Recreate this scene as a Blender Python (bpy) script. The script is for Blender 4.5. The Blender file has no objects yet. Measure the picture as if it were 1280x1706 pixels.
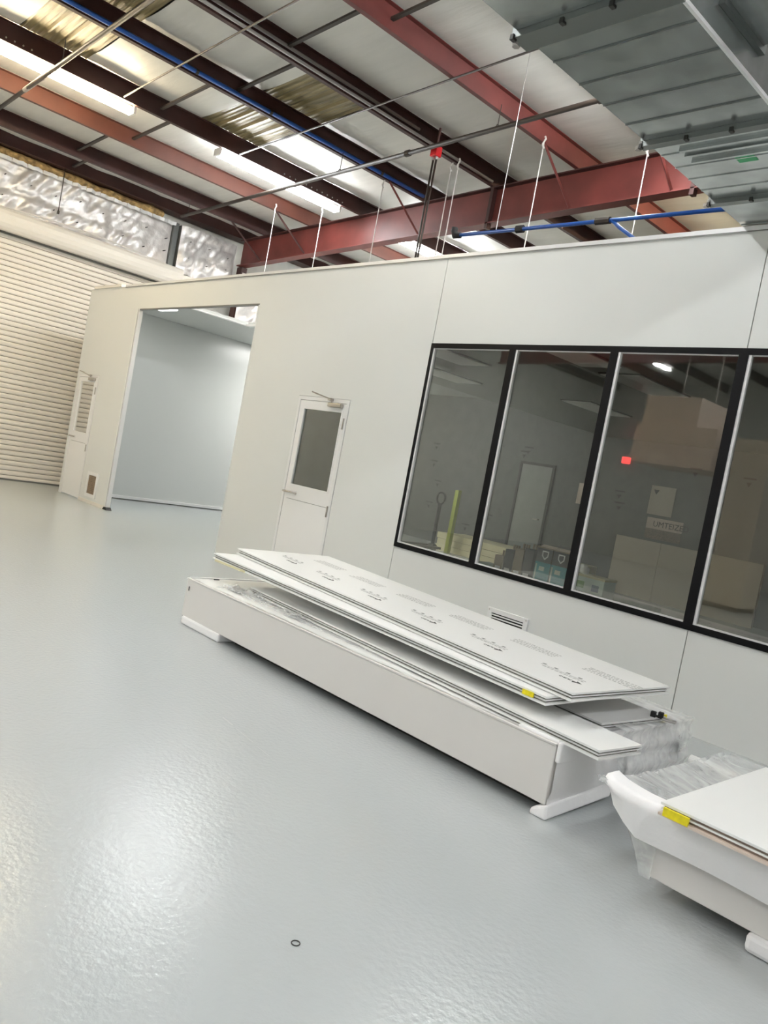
import bpy, bmesh, math, random
from mathutils import Vector, Matrix, noise
random.seed(7)
C = bpy.context.scene.collection
PI = math.pi

# ------------------------------------------------------------------ camera
F_PX = 1319.0; YAW, PITCH, ROLL = -0.8046963, -0.0516209, 0.1860972
cam_h = 1.55
fw = Vector((math.sin(YAW)*math.cos(PITCH), math.cos(YAW)*math.cos(PITCH), math.sin(PITCH)))
r0 = Vector((math.cos(YAW), -math.sin(YAW), 0)); u0 = r0.cross(fw)
rr = math.cos(ROLL)*r0 + math.sin(ROLL)*u0
uu = -math.sin(ROLL)*r0 + math.cos(ROLL)*u0
cd = bpy.data.cameras.new('camera'); cam = bpy.data.objects.new('camera', cd); C.objects.link(cam)
m = Matrix((rr, uu, -fw)).transposed().to_4x4(); m.translation = Vector((0, 0, cam_h))
cam.matrix_world = m
cd.sensor_fit = 'HORIZONTAL'; cd.sensor_width = 36; cd.lens = F_PX/1280*36; cd.clip_start = .05; cd.clip_end = 200
bpy.context.scene.camera = cam

# ------------------------------------------------------------------ world and exposure
w = bpy.data.worlds.new('world'); bpy.context.scene.world = w; w.use_nodes = True
w.node_tree.nodes['Background'].inputs[0].default_value = (.02, .025, .04, 1)
w.node_tree.nodes['Background'].inputs[1].default_value = .3
vs = bpy.context.scene.view_settings
vs.view_transform = 'Standard'; vs.look = 'None'; vs.gamma = 1; vs.use_curve_mapping = False
vs.exposure = .85
LAMP = 58.0          # emission of the fluorescent tubes

# ------------------------------------------------------------------ materials
def mat(name, col, rough=.5, metal=0., bump=0., bscale=20., var=0., vscale=3., emis=None, estr=0., coat=0., alpha=None, spec=None, stretch=None):
    m = bpy.data.materials.new(name); m.use_nodes = True
    nt = m.node_tree; N = nt.nodes; L = nt.links; b = N['Principled BSDF']
    b.inputs['Base Color'].default_value = (*col, 1); b.inputs['Roughness'].default_value = rough
    b.inputs['Metallic'].default_value = metal
    if spec is not None: b.inputs['Specular IOR Level'].default_value = spec
    if coat: b.inputs['Coat Weight'].default_value = coat; b.inputs['Coat Roughness'].default_value = .08
    if emis: b.inputs['Emission Color'].default_value = (*emis, 1); b.inputs['Emission Strength'].default_value = estr
    if bump or var:
        tc = N.new('ShaderNodeTexCoord'); mp = N.new('ShaderNodeMapping'); L.new(tc.outputs['Object'], mp.inputs[0])
        if stretch: mp.inputs['Scale'].default_value = stretch
    if var:
        n = N.new('ShaderNodeTexNoise'); n.inputs['Scale'].default_value = vscale; n.inputs['Detail'].default_value = 6
        L.new(mp.outputs[0], n.inputs['Vector'])
        r = N.new('ShaderNodeMix'); r.data_type = 'RGBA'
        r.inputs[6].default_value = (*[max(0, c*(1-var)) for c in col], 1); r.inputs[7].default_value = (*[min(1, c*(1+var)) for c in col], 1)
        mr = N.new('ShaderNodeMapRange'); mr.inputs[1].default_value = .3; mr.inputs[2].default_value = .7
        L.new(n.outputs[0], mr.inputs[0]); L.new(mr.outputs[0], r.inputs[0]); L.new(r.outputs[2], b.inputs['Base Color'])
    if bump:
        n2 = N.new('ShaderNodeTexNoise'); n2.inputs['Scale'].default_value = bscale; n2.inputs['Detail'].default_value = 4
        L.new(mp.outputs[0], n2.inputs['Vector'])
        bp = N.new('ShaderNodeBump'); bp.inputs['Strength'].default_value = bump; bp.inputs['Distance'].default_value = .02
        L.new(n2.outputs[0], bp.inputs['Height']); L.new(bp.outputs[0], b.inputs['Normal'])
    return m

def glass_mat(name, tint, gloss, rough=.02):
    m = bpy.data.materials.new(name); m.use_nodes = True; nt = m.node_tree; N = nt.nodes; L = nt.links
    N.remove(N['Principled BSDF']); out = N['Material Output']
    t = N.new('ShaderNodeBsdfTransparent'); t.inputs[0].default_value = (*tint, 1)
    g = N.new('ShaderNodeBsdfGlossy'); g.inputs['Roughness'].default_value = rough; g.inputs[0].default_value = (.9, .9, .88, 1)
    fr = N.new('ShaderNodeLayerWeight'); fr.inputs[0].default_value = .25
    mm = N.new('ShaderNodeMath'); mm.operation = 'MULTIPLY_ADD'; mm.inputs[1].default_value = .8; mm.inputs[2].default_value = gloss
    L.new(fr.outputs['Fresnel'], mm.inputs[0])
    mx = N.new('ShaderNodeMixShader'); L.new(mm.outputs[0], mx.inputs[0]); L.new(t.outputs[0], mx.inputs[1]); L.new(g.outputs[0], mx.inputs[2])
    L.new(mx.outputs[0], out.inputs[0]); return m

def film_mat(name, amount):
    m = bpy.data.materials.new(name); m.use_nodes = True; nt = m.node_tree; N = nt.nodes; L = nt.links
    b = N['Principled BSDF']; b.inputs['Base Color'].default_value = (.93, .94, .93, 1); b.inputs['Roughness'].default_value = .35; b.inputs['Subsurface Weight'].default_value = 0
    out = N['Material Output']; t = N.new('ShaderNodeBsdfTransparent'); mx = N.new('ShaderNodeMixShader')
    tc = N.new('ShaderNodeTexCoord'); mp = N.new('ShaderNodeMapping'); mp.inputs['Scale'].default_value = (2.0, 4.5, 4.5)
    n = N.new('ShaderNodeTexNoise'); n.inputs['Scale'].default_value = 3; n.inputs['Detail'].default_value = 3; n.inputs['Distortion'].default_value = .8
    L.new(tc.outputs['Object'], mp.inputs[0]); L.new(mp.outputs[0], n.inputs['Vector'])
    mr = N.new('ShaderNodeMapRange'); mr.inputs[1].default_value = .35; mr.inputs[2].default_value = .75; mr.inputs[3].default_value = amount*.55; mr.inputs[4].default_value = amount*1.25
    L.new(n.outputs[0], mr.inputs[0])
    bp = N.new('ShaderNodeBump'); bp.inputs['Strength'].default_value = .08; bp.inputs['Distance'].default_value = .01
    L.new(n.outputs[0], bp.inputs['Height']); L.new(bp.outputs[0], b.inputs['Normal'])
    L.new(mr.outputs[0], mx.inputs[0]); L.new(t.outputs[0], mx.inputs[1]); L.new(b.outputs[0], mx.inputs[2]); L.new(mx.outputs[0], out.inputs[0])
    return m

M = {}
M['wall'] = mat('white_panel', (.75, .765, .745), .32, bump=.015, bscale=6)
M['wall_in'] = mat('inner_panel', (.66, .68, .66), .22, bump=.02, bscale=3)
M['white'] = mat('white_paint', (.85, .85, .84), .35)
M['trimw'] = mat('aluminium_white', (.82, .82, .82), .3, .2)
M['black'] = mat('black_frame', (.004, .004, .005), .45, spec=.15)
M['rubber'] = mat('black_rubber', (.012, .012, .012), .7)
M['chrome'] = mat('brushed_metal', (.5, .47, .43), .3, 1)
M['galv'] = mat('galvanised', (.46, .49, .485), .24, .85, bump=.04, bscale=3, var=.18, vscale=5)
M['galvd'] = mat('galvanised_flange', (.20, .215, .21), .4, .8)
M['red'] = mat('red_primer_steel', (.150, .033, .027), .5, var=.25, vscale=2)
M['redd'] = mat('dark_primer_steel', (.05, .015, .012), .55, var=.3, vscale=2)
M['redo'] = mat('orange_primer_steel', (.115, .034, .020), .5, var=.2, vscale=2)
M['vinyl'] = mat('vinyl_insulation', (.70, .685, .64), .45, bump=.9, bscale=2.0, var=.06, vscale=1.5, stretch=(.45, 2.6, 1))
M['tin'] = mat('stained_corrugated_sheet', (.25, .20, .10), .4, var=.45, vscale=5, bump=.2, bscale=12, stretch=(.4, 4, 1))
M['foil'] = mat('foil_insulation', (.70, .68, .67), .34, .35, bump=1., bscale=5, var=.05, vscale=2)
M['fibre'] = mat('glass_fibre', (.36, .24, .10), .95, bump=1, bscale=30, var=.6, vscale=9)
M['slat'] = mat('roller_slat', (.80, .755, .68), .35)
M['slatline'] = mat('slat_joint', (.20, .16, .12), .6)
M['hood'] = mat('cream_hood', (.82, .78, .71), .4, bump=.05, bscale=5)
M['grey'] = mat('grey_metal', (.22, .22, .21), .4, .5)
M['pipe'] = mat('dark_pipe', (.035, .024, .018), .5)
M['cond'] = mat('grey_conduit', (.42, .40, .38), .35, .6)
M['blue'] = mat('blue_pipe', (.008, .075, .34), .3)
M['redb'] = mat('bright_red', (.65, .01, .015), .35)
M['cable'] = mat('white_cable', (.75, .72, .68), .5)
M['lampb'] = mat('lamp_housing', (.85, .84, .80), .4)
M['tubew'] = mat('warm_tube', (1, 1, 1), .4, emis=(1.0, .83, .55), estr=LAMP*1.1)
M['tubec'] = mat('white_tube', (1, 1, 1), .4, emis=(.955, .985, 1.0), estr=LAMP)
M['foam'] = mat('white_foam', (.95, .94, .945), .75, bump=.3, bscale=14)
M['crate'] = mat('cream_sheet', (.80, .775, .745), .38, bump=.02, bscale=4)
M['board'] = mat('white_skin', (.93, .935, .915), .3)
M['core'] = mat('panel_core', (.20, .20, .175), .6, var=.3, vscale=20)
M['brown'] = mat('panel_groove', (.28, .21, .17), .5)
M['yel'] = mat('yellow_label', (.85, .72, .01), .5, var=.15, vscale=40)
M['pale'] = mat('pale_yellow', (.72, .66, .42), .5)
M['ink'] = mat('black_ink', (.03, .03, .03), .6)
M['doorgrey'] = mat('grey_door', (.30, .31, .30), .45)
M['mark'] = mat('floor_mark', (.36, .38, .38), .4)
M['inkd'] = mat('mid_ink', (.22, .22, .22), .6)
M['inkg'] = mat('grey_ink', (.50, .50, .49), .6)
M['film'] = film_mat('stretch_film', .42)
M['filmd'] = film_mat('dense_stretch_film', .5)
M['glass'] = glass_mat('tinted_glass', (.84, .85, .82), .085)
M['glassd'] = glass_mat('door_glass', (.55, .56, .535), .13)
M['glassr'] = glass_mat('reflective_glass', (.8, .8, .8), .7, .05)
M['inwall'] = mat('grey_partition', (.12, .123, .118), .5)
M['beige'] = mat('beige_partition', (.62, .55, .45), .6)
M['conc'] = mat('block_wall', (.66, .66, .62), .7, var=.1)
M['teal'] = mat('teal_print', (.02, .33, .38), .5)
M['carton'] = mat('brown_carton', (.34, .25, .16), .7)
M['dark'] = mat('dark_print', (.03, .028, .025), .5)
M['lime'] = mat('yellow_green', (.45, .52, .06), .5)
M['green'] = mat('dark_green', (.03, .12, .06), .5)
M['leaf'] = mat('leaf_green_print', (.13, .33, .05), .5)
M['mint'] = mat('pale_mint_carton', (.68, .80, .72), .5)
M['tissue'] = mat('white_tissue', (.95, .95, .95), .8, bump=.5, bscale=30)
M['pink'] = mat('pinkish_cladding', (.75, .62, .53), .6, var=.08)
M['grille'] = mat('brown_grille', (.22, .17, .13), .7, var=.5, vscale=60)
# floor: glossy grey epoxy with orange peel relief
M['floor'] = mat('grey_epoxy', (.46, .49, .495), .20, bump=.12, bscale=38)
def floor_extra():
    nt = M['floor'].node_tree; N = nt.nodes; L = nt.links; b = N['Principled BSDF']
    b.inputs['Specular IOR Level'].default_value = .55
floor_extra()

# ------------------------------------------------------------------ helpers
def B(): return bmesh.new()
def box(bm, x0, x1, y0, y1, z0, z1):
    v = [bm.verts.new(p) for p in ((x0,y0,z0),(x1,y0,z0),(x1,y1,z0),(x0,y1,z0),(x0,y0,z1),(x1,y0,z1),(x1,y1,z1),(x0,y1,z1))]
    for f in ((0,3,2,1),(4,5,6,7),(0,1,5,4),(1,2,6,5),(2,3,7,6),(3,0,4,7)): bm.faces.new([v[i] for i in f])
    return bm
def hexa(bm, P):
    v = [bm.verts.new(p) for p in P]
    for f in ((0,3,2,1),(4,5,6,7),(0,1,5,4),(1,2,6,5),(2,3,7,6),(3,0,4,7)): bm.faces.new([v[i] for i in f])
    return bm
def tube(bm, pts, r, n=8, caps=True):
    pts = [Vector(p) for p in pts]; rings = []
    for i, p in enumerate(pts):
        d = (pts[min(i+1, len(pts)-1)] - pts[max(i-1, 0)]).normalized()
        a = d.cross(Vector((0, 0, 1)) if abs(d.z) < .9 else Vector((1, 0, 0))).normalized(); b = d.cross(a)
        rings.append([bm.verts.new(p + r*(math.cos(2*PI*k/n)*a + math.sin(2*PI*k/n)*b)) for k in range(n)])
    for i in range(len(rings)-1):
        for k in range(n): bm.faces.new((rings[i][k], rings[i][(k+1) % n], rings[i+1][(k+1) % n], rings[i+1][k]))
    if caps: bm.faces.new(rings[0][::-1]); bm.faces.new(rings[-1])
    return bm
def prof(bm, pts, axis, a0, a1):
    # extrude a closed 2-D outline along an axis
    def P(p, a):
        return {'x': (a, p[0], p[1]), 'y': (p[0], a, p[1]), 'z': (p[0], p[1], a)}[axis]
    A = [bm.verts.new(P(p, a0)) for p in pts]; D = [bm.verts.new(P(p, a1)) for p in pts]; n = len(pts)
    for i in range(n): bm.faces.new((A[i], A[(i+1) % n], D[(i+1) % n], D[i]))
    bm.faces.new(A[::-1]); bm.faces.new(D); return bm
def grid(bm, nx, ny, fn):
    V = [[bm.verts.new(fn(i/nx, j/ny)) for j in range(ny+1)] for i in range(nx+1)]
    for i in range(nx):
        for j in range(ny): bm.faces.new((V[i][j], V[i+1][j], V[i+1][j+1], V[i][j+1]))
    return bm
def obj(name, bm, m, parent=None, smooth=False, bevel=0, me=None):
    if me is None:
        bmesh.ops.recalc_face_normals(bm, faces=bm.faces)
        me = bpy.data.meshes.new(name); bm.to_mesh(me); bm.free()
        me.materials.append(m)
        if smooth:
            for p in me.polygons: p.use_smooth = True
    o = bpy.data.objects.new(name, me); C.objects.link(o)
    if parent: o.parent = parent
    if bevel:
        b = o.modifiers.new('bevel', 'BEVEL'); b.width = bevel; b.segments = 2; b.limit_method = 'ANGLE'
    return o
def tag(o, label, cat, group=None):
    o['label'] = label; o['category'] = cat
    if group: o['group'] = group
    return o
def thing(name, label, cat, loc=(0, 0, 0), rot=(0, 0, 0), group=None):
    o = bpy.data.objects.new(name, None); C.objects.link(o); o.location = loc; o.rotation_euler = rot; o.empty_display_size = .1
    return tag(o, label, cat, group)
def struct(name, bm=None, m=None, **k):
    if bm is None:
        o = bpy.data.objects.new(name, None); C.objects.link(o)
    else: o = obj(name, bm, m, **k)
    o['kind'] = 'structure'; return o
def text_mesh(s, size, m, parent, loc, rot, name='printed_text'):
    cu = bpy.data.curves.new(name, 'FONT'); cu.body = s; cu.size = size; cu.align_x = 'LEFT'; cu.resolution_u = 2; cu.extrude = .0004
    t = bpy.data.objects.new(name, cu); C.objects.link(t)
    bpy.context.view_layer.update()
    me = bpy.data.meshes.new_from_object(t.evaluated_get(bpy.context.evaluated_depsgraph_get()))
    bpy.data.objects.remove(t); me.materials.clear(); me.materials.append(m)
    o = bpy.data.objects.new(name, me); C.objects.link(o); o.parent = parent; o.location = loc; o.rotation_euler = rot
    return o

S = .0345
def rz(x): return 6.575 + S*x        # height of the rafter tops and purlin bottoms

# ================================================================== SETTING
floor = struct('floor', box(B(), -16.6, 10, -14, 30, -.2, 0), M['floor'])
# hall walls
wl = struct('wall_left')
obj('wall_sheet', box(B(), -16.5, -16.35, -14, 30, 0, 6.4), M['conc'], wl)
struct('wall_right', box(B(), 10, 10.2, -14, 30, 0, 7.6), M['vinyl'])
struct('wall_back', box(B(), -16.5, 10, 30, 30.2, 0, 7.6), M['conc'])
struct('wall_behind', box(B(), -16.5, 10, -14.2, -14, 0, 7.6), M['conc'])

# quilted silver insulation on the left wall
def quilt(y0, y1, z0, z1, x, topfn=None, amp=.05):
    ny = int((y1-y0)*22); nz = int((z1-z0)*26)
    def fn(u, v):
        y = y0+(y1-y0)*u; zt = z1 + (topfn(y) if topfn else 0); z = z0+(zt-z0)*v
        pil = abs(math.sin(y*PI/.47)*math.sin((z-.1)*PI/.33))**.6*.6
        nn = noise.noise(Vector((y*3.2, z*1.6, 3)))*.05 + abs(noise.noise(Vector((y*7-z*5, z*2.0, 9))))*.09 + abs(noise.noise(Vector((y*17+z*6, z*5, 2))))*.03
        e = min(1, u*12, (1-u)*12)
        return (x + (pil*amp + nn)*e, y, z)
    return grid(B(), ny, nz, fn)
obj('foil_quilt', quilt(-6.0, 7.90, 4.92, 5.93, -16.28, lambda y: .03*noise.noise(Vector((y*2, 0, 0))) - .005*y + .0, .06), M['foil'], wl, smooth=True)
obj('foil_quilt', quilt(8.04, 9.42, 4.90, 5.90, -16.10, None, .06), M['foil'], wl, smooth=True)
obj('foil_quilt', quilt(9.46, 11.2, 3.4, 5.30, -15.74, None, .05), M['foil'], wl, smooth=True)
obj('foil_edge', box(B(), -16.35, -16.10, 9.38, 9.43, 4.90, 5.90), M['foil'], wl)
obj('foil_edge', box(B(), -16.35, -16.12, 8.04, 8.08, 4.90, 5.90), M['grey'], wl)
obj('wall_post', box(B(), -16.35, -16.2, 7.91, 8.02, 0, 5.93), M['galvd'], wl)
def fib(u, v):
    y = -5.8 + 13.4*u; z = 5.93 - .005*y
    q = noise.noise(Vector((y*3.1, v*3, 5))); q2 = noise.noise(Vector((y*11, v*9, 8)))
    top = .24 + .06*noise.noise(Vector((y*1.7, 3, 0)))*2
    return (-16.30 + .20*math.sin(PI*min(1, v+.15)) + .05*q + .02*q2, y, z + top*v + .015*q2)
bm = grid(B(), 420, 8, fib)
obj('torn_insulation', bm, M['fibre'], wl, smooth=True)
bm = B()
for k in range(24):     # ragged silver hem
    y = 1.2+k*.28
    grid(bm, 3, 2, lambda u, v, y=y: (-16.14+.02*math.sin(u*7+y), y+.27*u, 5.88+.07*v+.012*math.sin(u*9+y*3) - .005*y))
obj('foil_hem', bm, M['trimw'], wl)
bm = B()
for k in range(36):     # quilt pins
    y = 1.2+(k % 18)*.47; z = 5.25 + .33*(k//18) + .04*math.sin(k*2.3)
    x = -16.0 if y > 8 else -16.17
    if 7.85 < y < 8.1 or y > 9.35: continue
    tube(bm, [(x-.1, y, z), (x+.01, y, z)], .009, 6)
o = obj('quilt_pins', bm, M['dark'], wl); o['kind'] = 'stuff'
obj('foil_rail', tube(B(), [(-16.10, y, 5.03+.05*math.sin(y*1.3)) for y in [1+.4*i for i in range(21)]], .012, 6), M['cable'], wl)
obj('white_ledge', box(B(), -16.35, -16.0, 8.2, 9.4, 4.78, 4.88), M['hood'], wl)

# roller shutter door
d1 = struct('door_1')
pitch = .098
bm = B()
prof(bm, [(-16.30, 0), (-16.272, .004), (-16.262, .03), (-16.262, .062), (-16.278, .088), (-16.30, pitch-.004)], 'y', 2.2, 8.05)
slat = obj('slat', bm, M['slat'], d1)
for k in range(1, 47):
    o = obj('slat', None, None, d1, me=slat.data); o.location = (0, 0, k*pitch)
obj('shutter_backing', box(B(), -16.33, -16.295, 2.2, 8.05, 0, 4.65), M['slatline'], d1)
obj('bottom_bar', box(B(), -16.30, -16.25, 2.2, 8.05, .0, .03), M['grey'], d1)
obj('lintel_gap', box(B(), -16.3, -16.22, 2.2, 8.05, 4.585, 4.66), M['grey'], d1)
hood = [(-16.32, 4.62), (-16.05, 4.60)] + [(-16.03+.13*math.sin(a)-.06, 4.80-.21*math.cos(a)) for a in [i*PI/8 for i in range(1, 8)]] + [(-16.32, 5.02)]
obj('barrel_hood', prof(B(), hood, 'y', 2.0, 8.2), M['hood'], d1, smooth=False, bevel=.01)
obj('guide_rail', box(B(), -16.33, -16.22, 8.05, 8.14, 0, 4.6), M['grey'], d1)

# ceiling: vinyl faced blankets between the purlins, roof deck above
ceil = struct('ceiling')
PX = [-16.45, -15.0, -13.43, -11.87, -10.20, -8.68, -7.12, -5.55] + [-3.98+1.57*i for i in range(10)]
sky = [(3.17, 4.08), (5.93, 6.97)]
obj('roof_deck', hexa(B(), [(-16.6, -14, rz(-16.6)+.36), (10.2, -14, rz(10.2)+.36), (10.2, 30, rz(10.2)+.36), (-16.6, 30, rz(-16.6)+.36),
                           (-16.6, -14, rz(-16.6)+.45), (10.2, -14, rz(10.2)+.45), (10.2, 30, rz(10.2)+.45), (-16.6, 30, rz(-16.6)+.45)]), M['grey'], ceil)
def blanket(x0, x1, y0, y1):
    ny = max(2, int((y1-y0)*5)); nx = 6
    def fn(u, v):
        x = x0+(x1-x0)*u; y = y0+(y1-y0)*v
        lap = .018*abs(math.sin(y*PI/1.22))**.3
        return (x, y, rz(x)+.285 - .045*math.sin(PI*u) + .02*noise.noise(Vector((x*1.4, y*2.6, 1))) - .018 + lap)
    return grid(B(), nx, ny, fn)
for i in range(len(PX)-1):
    x0, x1 = PX[i], PX[i+1]
    if i in (3, 4): segs = [(-14, 3.17), (4.08, 5.93), (6.97, 30)]
    else: segs = [(-14, 30)]
    for a, b in segs: obj('insulation_blanket', blanket(x0, x1, a, b), M['vinyl'], ceil, smooth=True)
for (y0, y1) in sky:
    for i in (3, 4):
        n = int((y1-y0)/.025)
        def fn(u, v, y0=y0, y1=y1, i=i):
            x = PX[i]+(PX[i+1]-PX[i])*u; y = y0+(y1-y0)*v
            ph = (y-y0)/.26 % 1
            h = .035 if ph < .18 else (.012 if .45 < ph < .55 or .75 < ph < .85 else 0)
            return (x, y, rz(x)+.285-h)
        obj('corrugated_sheet', grid(B(), 2, n, fn), M['tin'], ceil)
# purlins
ZP = lambda x, w=.065, h=.25: [(x-w, rz(x)), (x+.004, rz(x)), (x+.004, rz(x)+h-.006), (x+w, rz(x)+h-.006), (x+w, rz(x)+h), (x-.004, rz(x)+h), (x-.004, rz(x)+.006), (x-w, rz(x)+.006)]
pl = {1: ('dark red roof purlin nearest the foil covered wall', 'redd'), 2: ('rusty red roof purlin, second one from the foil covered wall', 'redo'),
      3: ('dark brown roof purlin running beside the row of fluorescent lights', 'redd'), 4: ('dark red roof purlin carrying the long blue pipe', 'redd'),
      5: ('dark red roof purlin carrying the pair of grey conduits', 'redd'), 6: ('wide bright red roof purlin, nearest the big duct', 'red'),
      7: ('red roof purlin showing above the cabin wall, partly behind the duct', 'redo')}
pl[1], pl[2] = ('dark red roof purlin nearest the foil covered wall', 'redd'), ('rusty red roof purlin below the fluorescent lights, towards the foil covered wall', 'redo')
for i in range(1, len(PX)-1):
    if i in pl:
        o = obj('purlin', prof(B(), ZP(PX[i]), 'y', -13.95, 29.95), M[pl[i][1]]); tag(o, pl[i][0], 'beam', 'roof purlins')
        bm = B()
        for yj in ([2.0, 2.15, 2.3, 2.9, 3.05, 3.2] if i != 3 else [2.6+.11*k for k in range(8)] + [7.6+.12*k for k in range(12)]):
            tube(bm, [(PX[i]+.004, yj, rz(PX[i])+.05), (PX[i]+.014, yj, rz(PX[i])+.05)], .012, 6)
        obj('bolt_heads', bm, M['cond'], o)['kind'] = 'stuff'
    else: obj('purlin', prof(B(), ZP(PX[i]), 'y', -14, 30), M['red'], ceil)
# sag struts between purlins
for i in range(0, 8):
    yy = 5.27 if i % 2 else 5.57
    x0, x1 = PX[i]+.01, PX[i+1]-.01
    if i == 0: x0 = -16.3
    bm = B(); z0, z1 = rz(x0)+.1, rz(x1)+.1
    hexa(bm, [(x0, yy-.025, z0), (x1, yy-.025, z1), (x1, yy+.025, z1), (x0, yy+.025, z0), (x0, yy-.025, z0+.03), (x1, yy-.025, z1+.03), (x1, yy+.025, z1+.03), (x0, yy+.025, z0+.03)])
    obj('purlin_strut', bm, M['pipe'], ceil)
obj('eave_beam', box(B(), -16.34, -15.95, -14, 30, 6.06, 6.30), M['redd'], ceil)

# rafters
def rafter(y, label, main=False):
    r = thing('rafter', label, 'beam', group='rafters')
    x0, x1 = -15.95, 9.98; D = .58
    def slab(za, zb, w, m, name):
        hexa_pts = [(x0, y-w, rz(x0)+za), (x1, y-w, rz(x1)+za), (x1, y+w, rz(x1)+za), (x0, y+w, rz(x0)+za), (x0, y-w, rz(x0)+zb), (x1, y-w, rz(x1)+zb), (x1, y+w, rz(x1)+zb), (x0, y+w, rz(x0)+zb)]
        return obj(name, hexa(B(), hexa_pts), m, r)
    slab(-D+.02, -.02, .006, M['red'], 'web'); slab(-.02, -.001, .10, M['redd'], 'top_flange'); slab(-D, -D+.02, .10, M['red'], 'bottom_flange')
    if main:
        obj('column', box(B(), -16.0, -15.8, y-.04, y+.1, 0, rz(-16)-.59), M['redd'], r)
        for X in PX[1:8]:
            if X < -16: continue
            s = -.04
            b = tube(B(), [(X+.0, y-.95, rz(X)-.0), (X+s, y-.08, rz(X)-.56)], .022, 4)
            if X in (-11.87, -8.68): b.free(); continue
            obj('flange_brace', b, M['redd'] if X < -11 else M['red'], r)
        for X in (-8.70, -5.3): obj('stiffener', box(B(), X-.03, X+.03, y-.1, y-.006, rz(X)-.66, rz(X)-.02), M['redd'], r)
    return r
rafter(9.5, 'deep dark red steel rafter crossing above the cabin wall', True)
rafter(1.2, 'red steel rafter over the open floor near the camera')
rafter(-7.0, 'red steel rafter at the far end of the hall behind the camera')
rafter(17.8, 'red steel rafter far behind the cabin wall')

# ================================================================== CABIN
Y = 6.0; T = .05; H = 3.88
wf = struct('wall_front')
g = .004
def pan(x0, x1, z0, z1): obj('wall_panel', box(B(), x0+g, x1-g, Y, Y+T, z0, z1), M['wall'], wf)
g = .0; pan(-15.19, -15.10, 0, H); pan(-15.10, -14.20, 2.285, H); pan(-14.20, -13.07, 0.015, H)
pan(-13.07, -9.40, 3.475, H)
pan(-9.40, -8.135, 0, H); pan(-8.135, -7.135, 2.285, H); pan(-7.135, -5.989, 0, H)
g = .004
WX = [-5.985, -4.915, -3.81, -2.70, -1.59, -.48]
pan(-5.985, -2.665, 2.965, H); pan(-5.985, -2.665, 0, .775); pan(-2.665, .6, 2.965, H); pan(-2.665, .6, 0, .775)
pan(-.46, .6, .775, 2.965); pan(.6, 4, 0, H)
bm = B()   # dark joint filler behind the seams
for x in (-5.985, -2.665): 
    for a, b in ((0, .775), (2.965, H)): box(bm, x-.012, x+.012, Y+.012, Y+T-.005, a, b)
obj('joint_filler', bm, M['core'], wf)
trim = struct('trim_1'); obj('top_channel', box(B(), -13.7, 4, Y-.012, Y+T+.012, H-.010, H+.025), M['trimw'], trim)
obj('end_channel', box(B(), -15.0, -13.85, Y-.03, Y+T+.02, H+.0, H+.045), M['hood'], trim)
obj('channel_lip', box(B(), -13.7, 4, Y-.016, Y-.012, H-.02, H-.012), M['grey'], trim)
t2 = struct('trim_2')   # jamb profiles of the wide opening
obj('jamb_profile', box(B(), -13.085, -13.062, Y-.012, Y+T+.01, .03, 3.475), M['white'], t2)
obj('jamb_seal', box(B(), -13.060, -13.035, Y+.004, Y+T, .03, 3.47), M['dark'], t2)
obj('jamb_profile', box(B(), -13.035, -13.015, Y-.008, Y+T+.01, .03, 3.47), M['white'], t2)
obj('jamb_foot', prof(B(), [(-13.12, 0), (-12.95, 0), (-13.0, .045), (-13.07, .045)], 'y', Y-.03, Y+T+.02), M['rubber'], t2)
obj('head_profile', box(B(), -13.015, -9.40, Y-.003, Y+T+.003, 3.455, 3.475), M['grey'], t2)
obj('jamb_profile', box(B(), -9.42, -9.395, Y-.003, Y+T+.003, 0, 3.455), M['wall'], t2)
# inner walls of the cabin
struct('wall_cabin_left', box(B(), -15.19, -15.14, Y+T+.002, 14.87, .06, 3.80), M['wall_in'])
b1 = struct('baseboard_left', box(B(), -15.139, -15.09, Y+T+.01, 14.86, .02, .075), M['white'])
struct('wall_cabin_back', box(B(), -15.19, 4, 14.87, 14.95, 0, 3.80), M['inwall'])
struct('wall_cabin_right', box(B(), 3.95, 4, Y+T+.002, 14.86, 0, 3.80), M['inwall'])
cc = struct('ceiling_cabin')
zc = 3.72
obj('ceiling_panel', box(B(), -15.13, -12.80, 6.06, 8.0, zc, zc+.05), M['wall_in'], cc)
obj('ceiling_panel', box(B(), -15.13, -9.2, 8.0, 14.86, zc, zc+.05), M['wall_in'], cc)
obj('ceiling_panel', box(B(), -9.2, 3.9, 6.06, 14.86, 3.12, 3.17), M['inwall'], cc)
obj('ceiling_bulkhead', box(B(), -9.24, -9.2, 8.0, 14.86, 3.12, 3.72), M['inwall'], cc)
obj('opening_trim', box(B(), -12.85, -12.78, 6.06, 8.0, zc-.02, zc), M['white'], cc)
obj('opening_trim', box(B(), -12.78, -9.2, 7.94, 8.03, zc-.03, zc), M['white'], cc)
obj('hanging_frame', box(B(), -12.0, -11.8, 8.0, 8.04, zc+.03, 4.4), M['white'], cc)
obj('light_and_fill_panel', box(B(), -14.1, -13.5, 6.15, 6.93, zc-.015, zc), mat('cabin_light', (1, 1, 1), .4, emis=(1, .98, .94), estr=4), cc)
obj('light_and_fill_panel', box(B(), -14.1, -12.9, 10.0, 11.4, zc-.015, zc), mat('unseen_cabin_fill', (1, 1, 1), .4, emis=(1, .985, .95), estr=14), cc)  # added glowing panel, unseen from the camera, fills the left inner wall with light
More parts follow.
